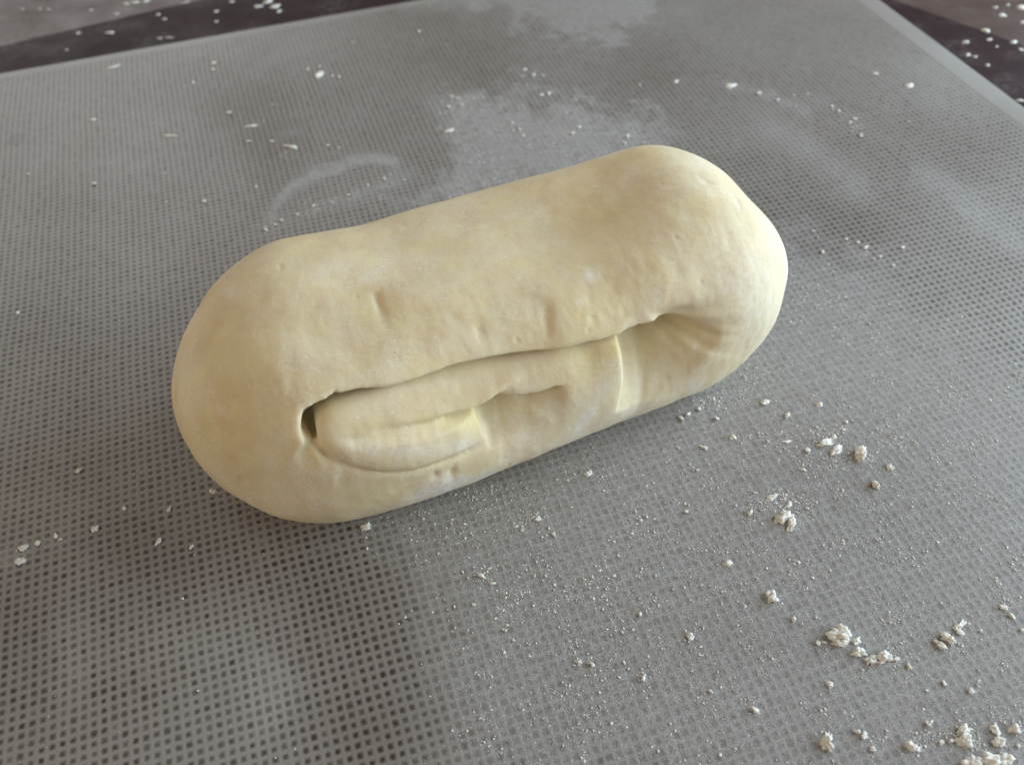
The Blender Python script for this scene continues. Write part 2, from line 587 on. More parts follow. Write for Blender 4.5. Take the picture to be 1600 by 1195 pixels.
def body(X, Y, Z):
    xn = np.clip(X / DLH, -1, 1)
    h = np.polyval(PH, xn); yf = np.polyval(PF, xn); yb = np.polyval(PB, xn)
    rho = (np.abs((Y - (yf + yb) / 2) / ((yb - yf) / 2)) ** SEC_N + np.abs((Z - .47 * h) / (.53 * h)) ** SEC_N) ** (1 / SEC_N)
    ex = np.where(X < 0, np.maximum(0, (-X - (DLH - DRL)) / DRL), np.maximum(0, (X - (DLH - DRR)) / DRR))
    return np.sqrt(rho * rho + ex * ex)


def cast(px, py):
    """photo pixel -> point on the dough's plain body, dough coordinates"""
    d = CF * FPX + CR * (px - 800.0) + CU * (597.5 - py)
    d /= np.linalg.norm(d)
    t = np.linspace(.12, .40, 2400)
    Q = to_dough(np.array([0, 0, CAMH]) + t[:, None] * d)
    v = body(Q[:, 0], Q[:, 1], Q[:, 2]); v[Q[:, 2] < 0] = 9
    k = np.argmax(v < 1) if (v < 1).any() else np.argmin(v)
    return Q[k]


def curve(pts, n=6):
    C3 = np.array([cast(*p) for p in pts])
    return catmull(C3[:, [0, 2]], n) if len(pts) > 2 else C3[:, [0, 2]]


GH = 0.0005
gx = np.arange(-.094, .094, GH); gy = np.arange(-.050, .050, GH); gz = np.arange(-.002, .068, GH)
X, Y, Z = np.meshgrid(gx, gy, gz, indexing='ij')
X = X.astype(np.float32); Y = Y.astype(np.float32); Z = Z.astype(np.float32)
val = body(X, Y, Z).astype(np.float32)
g0, g1, g2 = np.gradient(val, GH)
dd = (val - 1) / np.maximum(np.sqrt(g0 * g0 + g1 * g1 + g2 * g2), 12.0)
del g0, g1, g2
# front weight: 1 on the folded face, 0 on top and back
yc = (np.polyval(PF, np.clip(gx / DLH, -1, 1)) + np.polyval(PB, np.clip(gx / DLH, -1, 1))) / 2
fw = 1 - smooth(-.016, -.004, Y - yc[:, None, None])
XZ = np.column_stack([a.ravel() for a in np.meshgrid(gx, gz, indexing='ij')])
shp = (len(gx), len(gz))
delta = np.zeros(shp)


def lerp_s(s, arr):
    return np.interp(s, np.linspace(0, 1, len(arr)), arr)


def cliff(pts, amp, fall, low_side, lip=.35, lipw=.004, soft=.0007, power=1.4):
    """recess one side of a seam; amp in metres along the seam; low_side +1 = left of travel"""
    global delta
    L = curve(pts)
    d, side, s = polydist(XZ, L)
    a = lerp_s(s, amp)
    # end fade: beyond the ends distance grows, so the falloff itself fades it
    sd = d * side * low_side
    low = smooth(-soft, soft, sd) * np.exp(-(np.maximum(sd, 0) / lerp_s(s, fall)) ** power)
    hi = np.exp(-(sd / lipw) ** 2) * (sd < 0) * lip
    endk = (s <= 0) | (s >= 1)
    k = np.where(endk, np.exp(-(d / .003) ** 2), 1.0)
    delta += ((low - hi) * a * k).reshape(shp)


def groove(pts, width, depth):
    """cut a seam straight into the face"""
    global dd
    L = curve(pts)
    d, side, s = polydist(XZ, L)
    w = lerp_s(s, width).reshape(shp)[:, None, :]; dp = lerp_s(s, depth).reshape(shp)[:, None, :]
    d = d.reshape(shp)[:, None, :]
    sel = (d < .012)
    inside = -dd
    gr = d - w * np.clip(1 - np.clip(inside / dp, 0, 1) ** 6, 0, 1)
    cut = np.maximum(-gr, -1) * 1.0
    cut = np.where((fw > .05) & sel & (inside < dp), cut, -1)
    k = .0012
    h = np.clip(.5 + .5 * (cut - dd) / k, 0, 1)
    dd = (dd * (1 - h) + cut * h + k * h * (1 - h)).astype(np.float32)


# --- folds of the rolled sheet on the front face (photo pixels -> points on the face)
def shoulder(x, r):
    """how far a rolled edge of radius r falls away at distance x from the seam"""
    t = np.clip(1 - x / r, 0, 1)
    return r * (1 - np.sqrt(np.maximum(0, 1 - t * t)))


def seam(pts, lo_side, r_hi, r_lo, amp, fall, k_hi=.7, k_lo=.6, power=1.5):
    """two layers meeting: both roll in towards the seam, the low one lies deeper by amp (all per point along it)"""
    global delta
    L = curve(pts)
    d, side, s_ = polydist(XZ, L)
    sd = d * side * lo_side
    rh, rl, a, f = (lerp_s(s_, v) for v in (r_hi, r_lo, amp, fall))
    hi = k_hi * shoulder(d, rh)
    lo = k_lo * shoulder(d, rl) + a * np.exp(-(d / f) ** power)
    # never deeper on the lip than where the low layer starts
    v = np.where(sd < 0, hi, lo)
    end = (s_ <= 0) | (s_ >= 1)
    v = v * np.where(end, np.exp(-(d / .0025) ** 2), 1.0) * (.04 + .96 * smooth(0, .10, s_) * smooth(0, .10, 1 - s_))
    delta += v.reshape(shp)


CORE = [(986, 527), (954, 538), (914, 549), (864, 563), (824, 573), (764, 585), (704, 595), (644, 607), (584, 617), (539, 628), (514, 636), (498, 652), (492, 672), (495, 694), (508, 710), (535, 722), (580, 729), (630, 730), (684, 724), (724, 714), (764, 704)]
HOLLOW_END = [(1105, 520), (1130, 528)]
HOLLOW = [(966, 536), (986, 529), (1009, 522), (1029, 517), (1054, 514), (1082, 516)]
TONGUE1 = [(986, 528), (991, 544), (993, 566), (989, 592), (978, 619), (964, 649)]
SEAM2 = [(570, 674), (600, 670), (650, 669), (700, 667), (738, 663), (765, 658), (790, 652), (815, 645), (840, 636), (865, 625), (895, 608)]
TONGUE2 = [(750, 654), (757, 666), (763, 680), (769, 698), (770, 712)]

#            right end ............ upper seam ............ left end ........ lower seam
seam(CORE, 1, [.0050, .0065, .0070, .0070, .0070, .0060, .0040, .0022, .0030, .0022, .0020, .0018, .0014],
     [.0025, .0035, .0040, .0040, .0040, .0040, .0045, .0050, .0060, .0045, .0035, .0030, .0020],
     [.0026, .0040, .0044, .0044, .0044, .0036, .0020, .0004, -.0010, -.0008, -.0006, -.0004, -.0002],
     [.009] * 3, k_hi=.42, k_lo=.38)
seam(HOLLOW + HOLLOW_END, -1, [.003, .0065, .0075, .0075, .006, .003], [.003] * 3, [.0040, .0110, .0125, .0108, .0075, .0040, .0012], [.009, .013, .015, .015, .014, .012, .010], k_hi=.5, k_lo=.10)
seam(TONGUE1, 1, [.002, .0040, .0045, .004, .002], [.002] * 3, [.0040, .0062, .0058, .0034, .0004], [.010, .013, .013, .011, .007], k_hi=.22, k_lo=.0)
seam(SEAM2, -1, [.0020, .0030, .0034, .0036, .0036, .0040, .0040, .0035, .0030, .0015], [.0018, .0026, .0030, .0030, .0026, .0020, .002, .002, .002, .002],
     [.0000, .0005, .0008, .0008, .0014, .0054, .0080, .0070, .0036, .0004], [.004, .004, .004, .005, .006, .009, .010, .009, .007, .005], k_hi=.5, k_lo=.5)
seam(TONGUE2, 1, [.0015, .0024, .0024, .0020, .001], [.0015] * 3, [.0050, .0062, .0056, .0040, .0008], [.006, .008, .008, .006, .004], k_hi=.3, k_lo=.0)
# puckers where the sheet turns, right of the hollow and left of the core
for pts, a in (([(1030, 500), (1060, 512), (1090, 525), (1120, 528), (1150, 522)], .0011), ([(1035, 512), (1058, 532), (1085, 546), (1120, 553)], .0013),
               ([(1032, 530), (1052, 552), (1075, 568)], .0008), ([(1040, 497), (1080, 497), (1110, 488), (1130, 482)], .0008),
               ([(1085, 510), (1130, 512), (1165, 505)], .0005)):
    cliff(pts, [a * .6, a * 1.2, a * .9, a * .15], [.0045] * 3, 1, lip=.6, lipw=.004, soft=.0016)
for pts, a in (([(474, 688), (462, 708), (452, 728)], .0009), ([(480, 690), (470, 715), (464, 738)], .0010), ([(503, 704), (505, 722), (500, 742)], .0009),
               ([(532, 722), (526, 745), (521, 765)], .0007)):
    cliff(pts, [a, a * .8, a * .1], [.003] * 3, 1, lip=.5, lipw=.0025, soft=.0008)

dd = dd + (delta[:, None, :] * fw).astype(np.float32)
groove(CORE, [.0007, .0009, .0010, .0010, .0010, .0010, .0012, .0016, .0024, .0018, .0007, .0005, .0005, .0005, .0003], [.008, .009, .010, .010, .010, .011, .014, .022, .030, .018, .005, .002, .0015, .0015, .001])
groove([(545, 620), (520, 628), (502, 638), (488, 650), (481, 665), (480, 680), (486, 693)], [.0002, .0006, .0014, .0022, .0028, .0022, .0007], [.008, .014, .026, .038, .038, .026, .006])
groove(HOLLOW, [.0002, .0007, .0009, .0008, .0003], [.004, .007, .009, .006, .003])
groove(SEAM2, [.0005, .0009, .0009, .0009, .0009, .0008, .0008, .0005, .0002], [.0012, .003, .004, .004, .005, .006, .006, .003, .001])
# slits and cracks in the skin
for pts, w, dp in (([(598, 481), (596, 500)], .0006, .0015), ([(857, 474), (858, 490), (856, 508), (856, 526)], .0005, .0011), ([(750, 518), (751, 525)], .0006, .0014),
                   ([(925, 497), (926, 503)], .0004, .0010), ([(974, 484), (976, 494)], .0004, .0010), ([(678, 735), (682, 745)], .0006, .0014), ([(708, 730), (704, 745)], .0005, .0014),
                   ([(380, 745), (375, 756)], .0006, .0010), ([(457, 606), (458, 610)], .0005, .001)):
    groove(pts, [w * .5, w, w, w * .4], [dp * .5, dp, dp, dp * .4])


def blob(px, py, sig, amp):
    """press the body in (amp > 0) or swell it"""
    global dd
    c = cast(px, py)
    dd = dd + (amp * np.exp(-((X - c[0]) ** 2 + (Y - c[1]) ** 2 + (Z - c[2]) ** 2) / (2 * sig * sig))).astype(np.float32)


for px_, py_, sg, am in ((905, 365, .015, .0032), (800, 375, .016, .0012), (1075, 320, .013, -.0016), (1110, 430, .016, -.0012), (600, 372, .016, .0012), (480, 420, .014, -.0009),
                         (350, 560, .016, .0006), (420, 640, .010, -.0008), (700, 470, .010, -.0008), (850, 690, .008, .0006), (640, 625, .008, -.0008), (900, 570, .007, -.0012),
                         (620, 690, .008, -.0011), (525, 668, .0060, -.0012), (430, 390, .010, -.0008), (1180, 300, .012, .0012), (1215, 420, .012, -.0010), (300, 470, .014, .0012), (700, 330, .014, -.0010), (330, 720, .012, -.0008), (880, 440, .010, -.0012), (1010, 450, .010, -.0010), (1010, 575, .006, .0012), (560, 770, .01, -.0006)):
    blob(px_, py_, sg, am)
for (a, b, w, am) in (((1112, 308), (1122, 345), .0007, .0007), ((1150, 318), (1152, 334), .0006, .0010), ((1098, 288), (1106, 290), .0008, .0008), ((1030, 435), (1060, 425), .0010, .0005)):
    pa, pb = cast(*a), cast(*b)
    ab = pb - pa
    t = np.clip(((X - pa[0]) * ab[0] + (Y - pa[1]) * ab[1] + (Z - pa[2]) * ab[2]) / (ab @ ab), 0, 1)
    d2 = (X - pa[0] - t * ab[0]) ** 2 + (Y - pa[1] - t * ab[1]) ** 2 + (Z - pa[2] - t * ab[2]) ** 2
    dd = dd + (am * np.exp(-d2 / (2 * w * w))).astype(np.float32)
# rest it on the mat
k = .0016
h = np.clip(.5 + .5 * (-(Z - .0002) - dd) / k, 0, 1)
dd = (dd * (1 - h) - (Z - .0002) * h + k * h * (1 - h)).astype(np.float32)


def blur(a):
    for ax in range(3):
        a = (np.roll(a, 1, ax) + 2 * a + np.roll(a, -1, ax)) * .25
    return a


dd = blur(dd)


def surface_nets(F, org, hstep):
    s = F < 0
    nx, ny, nz = F.shape
    c = [(a, b, cc) for a in (0, 1) for b in (0, 1) for cc in (0, 1)]
    cnt = np.zeros((nx - 1, ny - 1, nz - 1), np.int8)
    for a, b, cc in c:
        cnt += s[a:nx - 1 + a, b:ny - 1 + b, cc:nz - 1 + cc]
    act = (cnt > 0) & (cnt < 8)
    idx = np.argwhere(act)
    num = np.full(act.shape, -1, np.int32); num[act] = np.arange(len(idx))
    vals = {q: F[idx[:, 0] + q[0], idx[:, 1] + q[1], idx[:, 2] + q[2]] for q in c}
    acc = np.zeros((len(idx), 3)); n = np.zeros(len(idx))
    for q in c:
        for ax in range(3):
            if q[ax] == 0:
                r = list(q); r[ax] = 1; r = tuple(r)
                va, vb = vals[q], vals[r]
                cross = (va < 0) != (vb < 0)
                t = np.where(cross, va / np.where(cross, va - vb, 1), 0)
                p = np.array(q, float)[None].repeat(len(idx), 0); p[:, ax] = t
                acc[cross] += p[cross]; n[cross] += 1
    V = org + (idx + acc / n[:, None]) * hstep
    Q = []
    for ax in range(3):
        o1, o2 = (ax + 1) % 3, (ax + 2) % 3
        A = [slice(1, -1)] * 3; B = [slice(1, -1)] * 3
        A[ax] = slice(0, -1); B[ax] = slice(1, None)
        sa, sb = s[tuple(A)], s[tuple(B)]
        e = np.argwhere(sa != sb)
        flip = sa[tuple(e.T)]
        base = e.copy(); base[:, o1] += 1; base[:, o2] += 1
        def nb(d1, d2):
            b = base.copy(); b[:, o1] -= d1; b[:, o2] -= d2
            return num[b[:, 0], b[:, 1], b[:, 2]]
        q = np.stack([nb(1, 1), nb(0, 1), nb(0, 0), nb(1, 0)], 1)
        q[~flip] = q[~flip][:, ::-1]
        Q.append(q)
    return V, np.vstack(Q)


V, Q = surface_nets(dd, np.array([gx[0], gy[0], gz[0]]), GH)
Q = Q[(Q >= 0).all(1)]
ed = np.vstack([Q[:, [0, 1]], Q[:, [1, 2]], Q[:, [2, 3]], Q[:, [3, 0]]])


def relax(V, f):
    acc = np.zeros_like(V)
    for c_ in range(3):
        acc[:, c_] = np.bincount(ed[:, 0], V[ed[:, 1], c_], len(V)) + np.bincount(ed[:, 1], V[ed[:, 0], c_], len(V))
    n = np.bincount(ed.ravel(), minlength=len(V))
    return V * (1 - f) + f * acc / n[:, None]


for _ in range(2):
    V = relax(V, .5); V = relax(V, -.42)
V = relax(relax(relax(V, .5), .5), .4)
# normals, then hand-worked unevenness of the skin
tn = np.cross(V[Q[:, 2]] - V[Q[:, 0]], V[Q[:, 3]] - V[Q[:, 1]])
Nn = np.zeros_like(V)
for k_ in range(4):
    for c_ in range(3):
        Nn[:, c_] += np.bincount(Q[:, k_], tn[:, c_], len(V))
Nn /= np.linalg.norm(Nn, axis=1)[:, None] + 1e-12
up = smooth(.0005, .004, V[:, 2])
creased = V * np.array([2.6, 1.0, .55])
front = 1 - smooth(-.4, .2, Nn[:, 1])
disp = .00110 * fbm(V, .024, 2, 2) + .00017 * fbm(V, .0095, 2, 9) + .00005 * fbm(V, .0025, 2, 13)
disp += front * (.00016 * fbm(creased, .0085, 3, 21))
pits = np.maximum(0, vnoise(V, .0022, 77) - .86) * .0016
V = V + Nn * ((disp - pits) * up)[:, None]
V[:, 2] = np.maximum(V[:, 2], .00015)
W = to_world(V)

pxv = topx(W)
Nw = np.stack([cps * Nn[:, 0] - sps * Nn[:, 1], sps * Nn[:, 0] + cps * Nn[:, 1], Nn[:, 2]], 1)
seen = ((np.array([0, 0, CAMH]) - W) * Nw).sum(1) > 0
flour_lit = np.zeros(len(W)); bt = np.zeros(len(W))
fl_patch = np.array([(586, 808), (625, 775), (668, 742), (700, 728), (740, 735), (775, 720), (800, 740), (770, 765), (690, 790), (620, 800)], float)
flour_lit += .85 * (1 - smooth(-22, 3, polysdf(pxv, fl_patch)))
for x, y, rx, ry, an, v in ((915, 655, 8, 26, 35, .8), (945, 605, 7, 18, 30, .4), (925, 430, 10, 14, 60, .7), (1028, 464, 7, 16, 10, .7), (905, 472, 14, 6, -20, .4), (920, 430, 8, 8, 0, .5),
                            (870, 315, 12, 8, 0, .3), (520, 420, 40, 14, -12, .45), (360, 455, 16, 14, 0, .45), (640, 370, 40, 8, -12, .3), (545, 620, 16, 5, -22, .5), (510, 745, 10, 22, 15, .6),
                            (700, 600, 60, 12, -8, .25), (560, 700, 40, 16, 5, .45), (640, 705, 60, 14, 0, .45), (720, 695, 26, 12, -15, .5), (850, 640, 40, 24, -20, .35), (880, 690, 40, 16, -25, .35),
                            (1085, 605, 9, 14, 30, .5), (345, 640, 10, 8, 30, .5), (1070, 340, 9, 9, 0, .5), (1100, 285, 14, 8, 30, .35), (990, 262, 26, 8, 10, .25), (760, 400, 50, 16, -8, .2),
                            (440, 800, 40, 8, 8, .4), (1000, 640, 60, 8, -22, .35), (830, 560, 30, 10, -10, .25), (610, 610, 40, 8, -10, .25), (470, 560, 60, 30, 0, .15), (300, 600, 20, 60, 0, .2),
                            (1130, 420, 80, 90, 0, .38), (1000, 610, 110, 45, -20, .30), (1190, 480, 40, 80, 0, .3), (700, 540, 160, 20, -12, .15)):  # wide right-end patches whiten the highlight there in colour, beyond real flour
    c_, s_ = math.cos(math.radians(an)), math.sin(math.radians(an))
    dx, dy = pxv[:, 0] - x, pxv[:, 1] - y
    flour_lit += v * np.exp(-((c_ * dx + s_ * dy) / rx) ** 2 - ((-s_ * dx + c_ * dy) / ry) ** 2)
for x, y, rx, ry, v in ((737, 655, 12, 20, .9), (715, 665, 30, 14, .5), (600, 666, 50, 10, .35), (490, 715, 16, 22, .7), (470, 705, 16, 14, .5), (935, 575, 40, 40, .5), (900, 480, 40, 34, .5),
                        (1010, 560, 30, 30, .35), (570, 485, 22, 26, .45), (625, 500, 16, 30, .45), (960, 540, 12, 30, .5), (400, 560, 40, 30, .3), (450, 400, 60, 24, .3), (1090, 320, 30, 24, .45),
                        (1000, 620, 50, 20, .35), (1120, 400, 60, 40, .25), (300, 700, 40, 40, .25), (750, 425, 60, 16, .25), (690, 385, 60, 12, .25), (660, 656, 60, 10, .3)):
    bt += v * np.exp(-((pxv[:, 0] - x) / rx) ** 2 - ((pxv[:, 1] - y) / ry) ** 2)
flour_lit[~seen] = .2; bt[~seen] = .1
me = mesh_from("dough_roll", W - np.array([*DC, 0]), Q)
attr(me, "flour", np.clip(flour_lit, 0, 1)); attr(me, "butter", np.clip(bt, 0, 1))  # flour value also carries the painted highlight of the right end

w = NT("raw_dough")
co = w.coord()
blot = w.noise(42, 4, .55, co, .4)
blot2 = w.noise(110, 4, .6, co)
c = w.mix(w.rng(blot, .32, .68), (.650, .530, .320), (.735, .635, .440))
c = w.mix(w.math('MULTIPLY', w.rng(blot2, .46, .70), .6), c, (.770, .675, .400))
c = w.mix(w.math('MULTIPLY', w.rng(w.noise(75, 5, .6, co, .5), .52, .72), .55), c, (.600, .450, .270))
c = w.mix(w.math('MULTIPLY', w.attr('butter'), .55), c, (.780, .670, .330))
flour_lit_f = w.math('MULTIPLY', w.attr('flour'), w.rng(w.noise(650, 4, .7, co), .32, .62, .25, 1.15), True)
thin = w.math('MULTIPLY', w.rng(w.noise(60, 5, .65, co, .6), .44, .70), w.rng(w.noise(1300, 4, .75, co), .42, .64, .05, .8))
flour_lit_f = w.math('MAXIMUM', flour_lit_f, thin)
speck = w.math('MULTIPLY', w.rng(w.noise(1900, 2, .6, co), .64, .70), w.rng(w.noise(70, 4, .65, co, .3), .46, .62))
flour_lit_f = w.math('MAXIMUM', flour_lit_f, w.math('MULTIPLY', speck, .8))
c = w.mix(w.math('MULTIPLY', flour_lit_f, .9), c, (.80, .785, .755))
w.put(w.b.inputs['Base Color'], c)
w.put(w.b.inputs['Roughness'], w.rng(flour_lit_f, 0, .6, .60, .85))
w.b.inputs['Specular IOR Level'].default_value = .3
w.b.inputs['Subsurface Weight'].default_value = .35
w.b.inputs['Subsurface Radius'].default_value = (1.0, .62, .28)
w.b.inputs['Subsurface Scale'].default_value = .004
nb1 = w.bump(w.noise(420, 5, .65, co), .35, .0005)
w.put(w.b.inputs['Normal'], w.bump(w.noise(2600, 3, .6, co), .18, .00015, nb1))
dough = link("dough_roll", me, w.mat)
dough.location = (*DC, 0)
dough["label"] = "large cream coloured roll of raw dough with folded layers on its side"
dough["category"] = "dough"

# ------------------------------------------------------------------ loose flour
fm = NT("flour")
co = fm.coord()
fm.put(fm.b.inputs['Base Color'], fm.mix(fm.rng(fm.noise(700, 3, .6, co), .35, .65), (.74, .71, .64), (.80, .79, .76)))
fm.b.inputs['Roughness'].default_value = .9
fm.b.inputs['Specular IOR Level'].default_value = .15
fm.b.inputs['Subsurface Weight'].default_value = .2
fm.b.inputs['Subsurface Radius'].default_value = (1, .8, .6)
fm.b.inputs['Subsurface Scale'].default_value = .0012
fm.put(fm.b.inputs['Normal'], fm.bump(fm.noise(1800, 4, .7, co), .5, .0003))
M_FLOUR = fm.mat

NS = 1900000
guv = np.column_stack([rng.uniform(UL, -.001, NS), rng.uniform(VL, -.001, NS)])
gd = FG.at(FG.g, guv)
pre = rng.random(NS) < np.minimum(1, gd * .42)
guv, gd = guv[pre], gd[pre]
gxy = CORNER + guv[:, :1] * E1 + guv[:, 1:] * E2
gp = topx(np.column_stack([gxy, np.zeros(len(gxy))]))
ok = (gp[:, 0] > -40) & (gp[:, 0] < 1640) & (gp[:, 1] > -40) & (gp[:, 1] < 1235)
gxy, gd = gxy[ok], gd[ok]
clus = fbm(np.column_stack([gxy, np.zeros(len(gxy))]), .005, 3, 61)
clus2 = fbm(np.column_stack([gxy, np.zeros(len(gxy))]), .03, 2, 67)
pr = np.clip(.34 + 1.7 * clus + .7 * clus2, .03, 1.25)
# none under the dough itself
qd = to_dough(np.column_stack([gxy, np.full(len(gxy), .004)]))
pr[body(qd[:, 0], qd[:, 1], qd[:, 2]) < 1.0] = 0
keep = rng.random(len(pr)) < pr * .80
gxy, gd = gxy[keep], gd[keep]
NG = len(gxy)
sz = .000076 * np.exp(.62 * rng.standard_normal(NG)) * (1 + .30 * np.clip(gd - .5, 0, 1.2))
sz = np.minimum(sz, .00028)
octa = np.array([(1, 0, 0), (0, 1, 0), (-1, 0, 0), (0, -1, 0), (0, 0, 1), (0, 0, -1)], float)
of = np.array([(0, 1, 4), (1, 2, 4), (2, 3, 4), (3, 0, 4), (1, 0, 5), (2, 1, 5), (3, 2, 5), (0, 3, 5)])
P = octa[None] * (1 + .45 * rng.standard_normal((NG, 6, 1)).clip(-1.2, 1.5))
st = 1 + .8 * rng.random(NG)
P[:, :, 0] *= st[:, None]
P[:, :, 2] *= .7
ph = rng.random(NG) * 6.283
cA, sA = np.cos(ph)[:, None], np.sin(ph)[:, None]
px_, py_ = P[:, :, 0] * cA - P[:, :, 1] * sA, P[:, :, 0] * sA + P[:, :, 1] * cA
P = np.stack([px_, py_, P[:, :, 2]], -1) * sz[:, None, None]
zz = mat_wave(gxy) + .35 * sz
P[:, :, :2] += gxy[:, None, :]; P[:, :, 2] += zz[:, None]
Fg = (of[None] + 6 * np.arange(NG)[:, None, None]).reshape(-1, 3)
me = mesh_from("flour_dusting", P.reshape(-1, 3), Fg, False)
link("flour_dusting", me, M_FLOUR, None, kind="stuff", label="loose white flour grains scattered over the baking mat", category="flour")

# ------------------------------------------------------------------ countable crumbs and clumps of flour
ico = bmesh.new(); bmesh.ops.create_icosphere(ico, subdivisions=4, radius=1)
ICV = np.array([v.co[:] for v in ico.verts]); ICF = np.array([[v.index for v in f.verts] for f in ico.faces]); ico.free()
ico = bmesh.new(); bmesh.ops.create_icosphere(ico, subdivisions=3, radius=1)
ICV3 = np.array([v.co[:] for v in ico.verts]); ICF3 = np.array([[v.index for v in f.verts] for f in ico.faces]); ico.free()


def crumb(name, px, py, L, Wd, Hh, ang, label, group, seed, rough=.45, z=0.0, big=True, cat="flour crumb"):
    """one lump of flour: length L, width Wd, height Hh (mm), ang = its lie on the mat"""
    V0, F0 = (ICV, ICF) if big else (ICV3, ICF3)
    off = np.array([seed * 3.7, seed * 1.3, seed * 2.1])
    r = 1 + rough * (1.0 * vnoise(V0 + off, .75, 3) + .85 * vnoise(V0 + off, .36, 4) + .65 * vnoise(V0 + off, .17, 6))
    v = V0 * np.clip(r, .35, 2)[:, None]
    v = v * np.array([L, Wd, Hh * 1.25]) * .0005
    v[:, 2] = np.maximum(v[:, 2], -.2 * Hh * .0005)
    a = math.radians(ang); c, s = math.cos(a), math.sin(a)
    v = np.column_stack([c * v[:, 0] - s * v[:, 1], s * v[:, 0] + c * v[:, 1], v[:, 2]])
    v[:, 2] -= v[:, 2].min()
    g = ground(px, py, z + Hh * .0003)
    me = mesh_from(name, v, F0)
    o = link(name, me, M_FLOUR)
    o.location = (g[0], g[1], z + float(mat_wave(g[None, :2])[0]) - .00002 if z > -.0005 else z)
    o["label"] = label; o["category"] = cat
    if group:
        o["group"] = group
    return o


